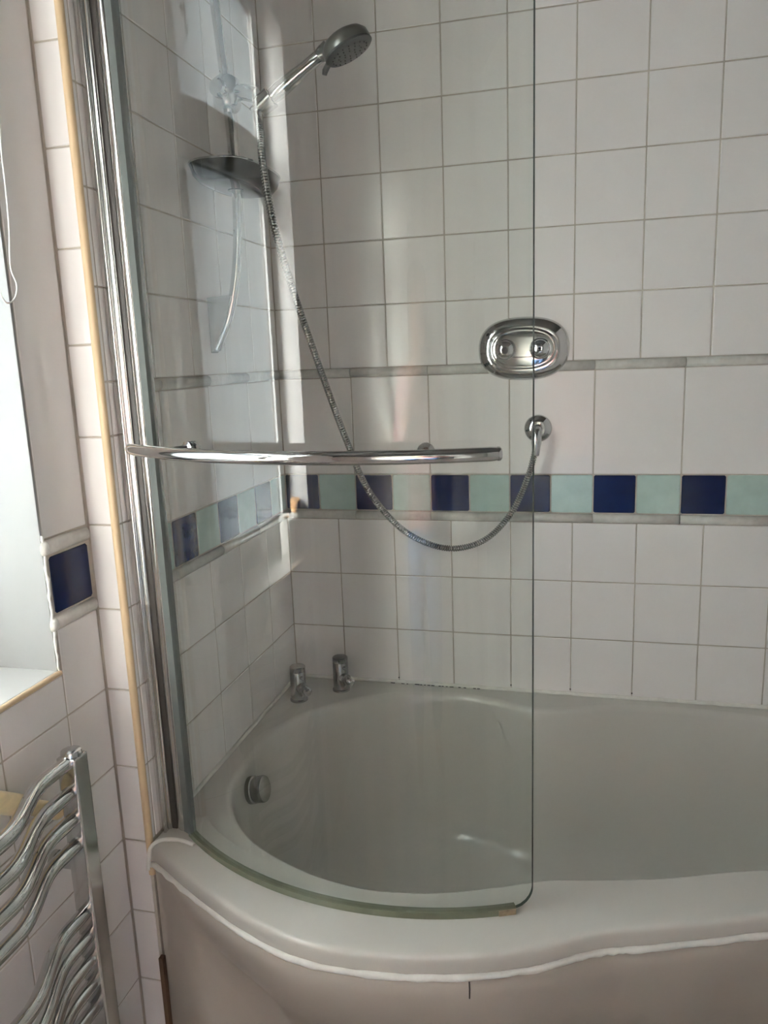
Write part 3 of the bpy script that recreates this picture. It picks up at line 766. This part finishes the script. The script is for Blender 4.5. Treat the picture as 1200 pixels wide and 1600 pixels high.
# hose outlet elbow
ox, oz = 0.669, 0.386
out = thing('hose_outlet', V(ox, 0, oz), 'round chrome wall outlet elbow feeding the shower hose', 'wall outlet')
obj('flange', nlathe(V(ox, 0.001, oz), (0, -1, 0), [(0, 0), (0.0335, 0), (0.0335, 0.004), (0.031, 0.008), (0.022, 0.013), (0.016, 0.015), (0, 0.015)], 36), M['chrome'], out)
obj('elbow', ntube(catmull([V(ox, -0.012, oz), V(ox, -0.035, oz), V(ox, -0.049, oz - 0.004), V(ox - 0.0005, -0.055, oz - 0.018), V(ox - 0.001, -0.055, oz - 0.03)], 8), 0.0115, 18), M['chrome'], out)
obj('nut', nlathe(V(ox - 0.001, -0.055, oz - 0.026), (-0.06, 0, -1), [(0, 0), (0.012, 0), (0.0122, 0.003), (0.0105, 0.014), (0.0095, 0.03), (0.0085, 0.034), (0, 0.034)], 18), M['chrome2'], out)

# ------------------------------------------------------------------ towel radiator
rad = thing('towel_radiator', V(0.0, -1.23, ZF), 'chrome towel radiator with wavy bars beneath the window', 'radiator')
RX, RY0, RY1 = 0.003, -0.966, -1.468
for y in (RY0, RY1):
    po = obj('post', nbox(V(RX - 0.017, y - 0.0165, -0.735), V(RX + 0.017, y + 0.0165, -0.022), 0.004, 3), M['chrome2'], rad)
    obj('post_cap', nlathe(V(RX, y, -0.024), (0, 0, 1), [(0, 0), (0.0163, 0), (0.0163, 0.006), (0.0150, 0.0095), (0.010, 0.0118), (0, 0.0125)], 24), M['chrome2'], po)
    for z in (-0.215, -0.64):
        obj('wall_bracket', nlathe(V(RX - 0.015, y, z), (-1, 0, 0), [(0, 0), (0.011, 0), (0.011, 0.032), (0.016, 0.036), (0.016, 0.0438), (0, 0.0438)], 18), M['chrome2'], po)
bz = [-0.030, -0.080, -0.125, -0.170] + [-0.292 - 0.0435 * i for i in range(5)] + [-0.57 - 0.0435 * i for i in range(4)]
def barx(t):            # t from 0 to 1 along the bar: level near the posts, bowed forward in between
    return 0.046 * (sstep(t, 0.12, 0.42) - sstep(t, 0.58, 0.88))
bpts = [V(RX + barx(i / 48), RY0 + (RY1 - RY0) * i / 48, 0) for i in range(49)]
first = None
for z in bz:
    if first is None:
        bm = ntube([p + Vector((0, 0, z)) for p in bpts], 0.0112, 16, sx=1.0)
        first = obj('bar', bm, M['chrome'], rad); first_z = z
    else:
        o = first.copy(); C.objects.link(o); o.parent = rad; o.location = first.location + Vector((0, 0, z - first_z))
for y in (RY0, RY1):
    obj('valve_tail', nlathe(V(RX, y, -0.732), (0, 0, -1), [(0, 0), (0.012, 0), (0.012, 0.03), (0.017, 0.032), (0.017, 0.06), (0.008, 0.062), (0.008, 0.118), (0, 0.118)], 18), M['chrome2'], rad)

# wooden handle lying between the bars and the wall
wa, wb_ = V(-0.031, -1.22, 0.066), V(-0.031, -0.967, -0.124)
wd = (wb_ - wa).normalized(); Lw = (wb_ - wa).length
wh = thing('wooden_handle', wa, 'pale varnished wooden brush handle with a rounded tip tucked behind the radiator bars', 'brush handle')
obj('grip', nlathe(wa, wd, [(0, 0), (0.0145, 0.002), (0.016, 0.02), (0.016, Lw - 0.088), (0.015, Lw - 0.084), (0.0, Lw - 0.084)], 24), M['wood'], wh)
obj('collar', nlathe(wa, wd, [(0, Lw - 0.085), (0.0128, Lw - 0.085), (0.0128, Lw - 0.081), (0, Lw - 0.081)], 24), M['dark'], wh)
obj('tip', nlathe(wa, wd, [(0, Lw - 0.082), (0.0118, Lw - 0.082), (0.0122, Lw - 0.06), (0.0122, Lw - 0.018), (0.0138, Lw - 0.015), (0.0138, Lw - 0.006), (0.010, Lw - 0.001), (0, Lw)], 24), M['wood'], wh)

# things on the sill
tr_ = thing('toilet_roll', V(-0.125, -1.445, WZ0 + 0.005), 'white toilet roll standing on the window sill, seen mirrored in the glass', 'toilet roll')
zz = WZ0 + 0.0052; hR = 0.108
obj('paper', nlathe(V(-0.125, -1.445, zz), (0, 0, 1), [(0.021, 0), (0.049, 0), (0.050, 0.002), (0.050, hR - 0.002), (0.049, hR), (0.021, hR), (0.021, 0)], 36), M['paper'], tr_)
obj('core', nlathe(V(-0.125, -1.445, zz), (0, 0, 1), [(0.0195, 0.001), (0.0209, 0.001), (0.0209, hR - 0.001), (0.0195, hR - 0.001), (0.0195, 0.001)], 28), M['card'], tr_)
jr = thing('storage_jar', V(-0.125, -1.555, WZ0 + 0.005), 'small grey jar with a cork lid on the sill, seen mirrored in the glass', 'jar')
obj('body', nlathe(V(-0.125, -1.555, zz), (0, 0, 1), [(0, 0), (0.034, 0), (0.037, 0.004), (0.038, 0.09), (0.034, 0.104), (0.031, 0.108), (0, 0.108)], 30), M['jar'], jr)
obj('cork_lid', nlathe(V(-0.125, -1.555, zz + 0.107), (0, 0, 1), [(0, 0), (0.033, 0), (0.036, 0.004), (0.036, 0.026), (0.034, 0.029), (0, 0.029)], 30), M['cork'], jr)

# blind cord hanging in front of the window
cx_ = 0.0 - 0.012
cp = [(-0.03, -0.930, 1.46), (cx_ - .010, -0.934, 1.2), (cx_, -0.930, 0.95), (cx_, -0.934, 0.87), (cx_, -0.935, 0.815), (cx_, -0.938, 0.765), (cx_, -0.945, 0.712), (cx_, -0.937, 0.688), (cx_, -0.946, 0.668), (cx_, -0.966, 0.664), (cx_, -0.978, 0.70), (cx_, -0.972, 0.80), (cx_ - .005, -0.966, 1.0), (-0.03, -0.956, 1.46)]
cd_ = thing('blind_cord', V(-0.03, -0.943, 0.66), 'thin white pull cord looping down beside the window', 'pull cord')
obj('cord', ntube(catmull([V(*p) for p in cp], 10), 0.0013, 8), M['cord'], cd_)
obj('cord_holder', nbox(V(XA + 0.0004, -0.965, 1.45), V(-0.022, -0.92, 1.49), 0.004), M['upvc'], cd_)

# ------------------------------------------------------------------ the person taking the picture, seen only in reflections
def skinned(nodes, edges, sub=2):
    """grow one surface over a skeleton: nodes = [(point, radius)], first node is the root"""
    me = bpy.data.meshes.new('tmp'); me.from_pydata([tuple(p) for p, r in nodes], edges, [])
    o = bpy.data.objects.new('tmp', me); C.objects.link(o)
    o.modifiers.new('skin', 'SKIN')
    if not me.skin_vertices: me.attributes.new('skin', 'FLOAT', 'POINT')
    for i, (p, r) in enumerate(nodes):
        sv = me.skin_vertices[0].data[i]
        sv.radius = r if isinstance(r, tuple) else (r, r); sv.use_root = (i == 0)
    sd = o.modifiers.new('sub', 'SUBSURF'); sd.levels = sub; sd.render_levels = sub
    bpy.context.view_layer.update()
    ev = o.evaluated_get(bpy.context.evaluated_depsgraph_get())
    m2 = bpy.data.meshes.new_from_object(ev)
    bpy.data.objects.remove(o); bpy.data.meshes.remove(me)
    return m2
M['skin'] = mat('skin', (0.50, 0.29, 0.21, 1), 0.5, noise=0.05, nscale=12)
M['pink'] = mat('pink_knit', (0.50, 0.30, 0.30, 1), 0.9, noise=0.1, nscale=30)
M['denim'] = mat('blue_denim', (0.05, 0.09, 0.18, 1), 0.9, noise=0.15, nscale=40)
M['hair'] = mat('brown_hair', (0.06, 0.035, 0.02, 1), 0.6, noise=0.3, nscale=30, stretch=(8, 8, 1))
M['phone'] = mat('black_phone', (0.015, 0.015, 0.017, 1), 0.15, noise=0.05)
px_, py_ = 0.80, -2.27
F = lambda x, y, z: Vector((px_ + x, py_ + y, z))
cpos = cam.matrix_world.translation
ph = cpos - fw * 0.022 - u_ * 0.052 + r_ * 0.018
body = [(F(0, 0, 0.90), (0.155, 0.105)), (F(0, 0.01, 1.03), (0.135, 0.095)), (F(0, 0.01, 1.20), (0.15, 0.105)), (F(0, -0.005, 1.335), (0.13, 0.085)), (F(0, 0.0, 1.415), 0.048), (F(0, 0.015, 1.50), (0.068, 0.075)), (F(0, 0.02, 1.575), (0.078, 0.092)), (F(0, 0.015, 1.645), (0.062, 0.075))]
be = [(i, i + 1) for i in range(7)]
wr_ = []
for sx in (-1, 1):
    n0 = len(body); wrist = ph + r_ * (0.088 * sx) - u_ * 0.055 - fw * 0.045
    body += [(F(0.165 * sx, -0.01, 1.345), 0.056), (F(0.235 * sx, 0.03, 1.13), 0.043), ((F(0.235 * sx, 0.03, 1.13) + wrist) / 2, 0.036), (wrist, 0.024), (wrist + (ph + r_ * 0.05 * sx - wrist) * 0.55 + u_ * 0.012, (0.034, 0.018))]
    be += [(3, n0), (n0, n0 + 1), (n0 + 1, n0 + 2), (n0 + 2, n0 + 3), (n0 + 3, n0 + 4)]
    wr_.append((wrist, body[n0 + 4][0], sx))
    n1 = len(body)
    body += [(F(0.085 * sx, 0.0, 0.82), 0.088), (F(0.095 * sx, 0.015, 0.47), 0.058), (F(0.10 * sx, -0.02, 0.09), 0.040), (F(0.105 * sx, 0.02, 0.04), (0.042, 0.034)), (F(0.115 * sx, 0.15, 0.032), (0.042, 0.024))]
    be += [(0, n1), (n1, n1 + 1), (n1 + 1, n1 + 2), (n1 + 2, n1 + 3), (n1 + 3, n1 + 4)]
bm = bmesh.new(); bm.from_mesh(skinned(body, be))
for wrist, palm, sx in wr_:                       # five fingers closing round the edge of the phone
    for k, ln in enumerate((0.040, 0.046, 0.043, 0.034)):
        a = palm + u_ * (0.022 - 0.019 * k) - fw * 0.004
        edge = ph + r_ * (0.045 * sx) + u_ * (0.030 - 0.021 * k)
        b = edge + r_ * (0.016 * sx) + fw * 0.006; c_ = edge + r_ * (0.004 * sx) + fw * 0.0155; d_ = edge - r_ * ((ln - 0.026) * sx) + fw * 0.0155
        tmp = skinned([(a, 0.010), (b, 0.0092), (c_, 0.0084), (d_, 0.0075)], [(0, 1), (1, 2), (2, 3)], 1); bm.from_mesh(tmp)
    t0 = palm - u_ * 0.026 - fw * 0.010; t1_ = ph + r_ * (0.055 * sx) - u_ * 0.045 - fw * 0.022; t2_ = ph + r_ * (0.026 * sx) - u_ * 0.030 - fw * 0.0165
    bm.from_mesh(skinned([(t0, 0.012), (t1_, 0.0105), (t2_, 0.0085)], [(0, 1), (1, 2)], 1))
nose = F(0, 0.110, 1.552)
lathe(bm, nose - Vector((0, 0.028, -0.012)), (0, 1, -0.35), [(0.018, 0), (0.015, 0.018), (0.010, 0.032), (0, 0.036)], 12)
for sx in (-1, 1): lathe(bm, F(0.072 * sx, 0.01, 1.565), (sx, -0.3, 0), [(0.024, 0), (0.026, 0.008), (0.018, 0.014), (0, 0.010)], 14)
pe = thing('person', F(0, 0, 0.0), 'person in a pink top holding up a phone, seen mirrored in the glass', 'person')
obj('body', bm, M['skin'], pe, angle=180)
def clothes(name, nodes, edges, m_):
    b2 = bmesh.new(); b2.from_mesh(skinned(nodes, edges)); obj(name, b2, m_, pe, angle=180)
g = 0.014
tn = [(F(0, 0, 0.83), (0.165, 0.135)), (F(0, 0.005, 0.95), (0.158, 0.125)), (F(0, 0.01, 1.06), (0.150, 0.118)), (body[2][0], (0.164, 0.119)), (body[3][0], (0.144, 0.099))]
te = [(0, 1), (1, 2), (2, 3), (3, 4)]
for n0 in (8, 18):
    i0 = len(tn); tn += [(body[n0][0], 0.056 + g), (body[n0 + 1][0], 0.043 + g), (body[n0 + 2][0], 0.036 + g)]
    te += [(4, i0), (i0, i0 + 1), (i0 + 1, i0 + 2)]
clothes('top', tn, te, M['pink'])
jn = [(F(0, 0, 0.89), 0.115), (F(0, 0, 0.96), 0.12)]; je = [(0, 1)]
for n1 in (13, 23):
    i0 = len(jn); jn += [(body[n1][0], 0.088 + g), (body[n1 + 1][0], 0.058 + g), (body[n1 + 2][0] + Vector((0, 0, 0.02)), 0.040 + g)]
    je += [(0, i0), (i0, i0 + 1), (i0 + 1, i0 + 2)]
clothes('jeans', jn, je, M['denim'])
clothes('hair', [(F(0, 0.022, 1.662), (0.10, 0.098)), (F(0, -0.02, 1.645), (0.104, 0.100)), (F(0, -0.052, 1.56), (0.104, 0.085)), (F(0, -0.07, 1.44), (0.10, 0.06)), (F(0, -0.08, 1.32), (0.08, 0.04))], [(0, 1), (1, 2), (2, 3), (3, 4)], M['hair'])
for sx in (-1, 1): obj('eye', nlathe(F(0.029 * sx, 0.084, 1.572), (0.1 * sx, 1, 0), [(0.009, 0), (0.0075, 0.005), (0, 0.007)], 12), M['black'], pe)
obj('mouth', ntube([F(-0.022, 0.080, 1.517), F(-0.01, 0.088, 1.514), F(0.01, 0.088, 1.514), F(0.022, 0.080, 1.517)], [0.002, 0.005, 0.005, 0.002], 10), M['pink'], pe)
pm = bmesh.new(); box(pm, (-0.037, -0.076, -0.0042), (0.037, 0.076, 0.0042), 0.004, 2)
Rm = Matrix((r_, u_, -fw)).transposed().to_4x4(); Rm.translation = ph
bmesh.ops.transform(pm, matrix=Rm, verts=pm.verts)
po_ = thing('phone', ph - u_ * 0.076, 'black phone held up by the person in pink', 'phone')
obj('case', pm, M['phone'], po_)
obj('lens', nlathe(ph + fw * 0.0040 + u_ * 0.052 - r_ * 0.018, fw, [(0, 0), (0.008, 0), (0.008, 0.0016), (0.006, 0.0022), (0, 0.0018)], 20), M['black'], po_)
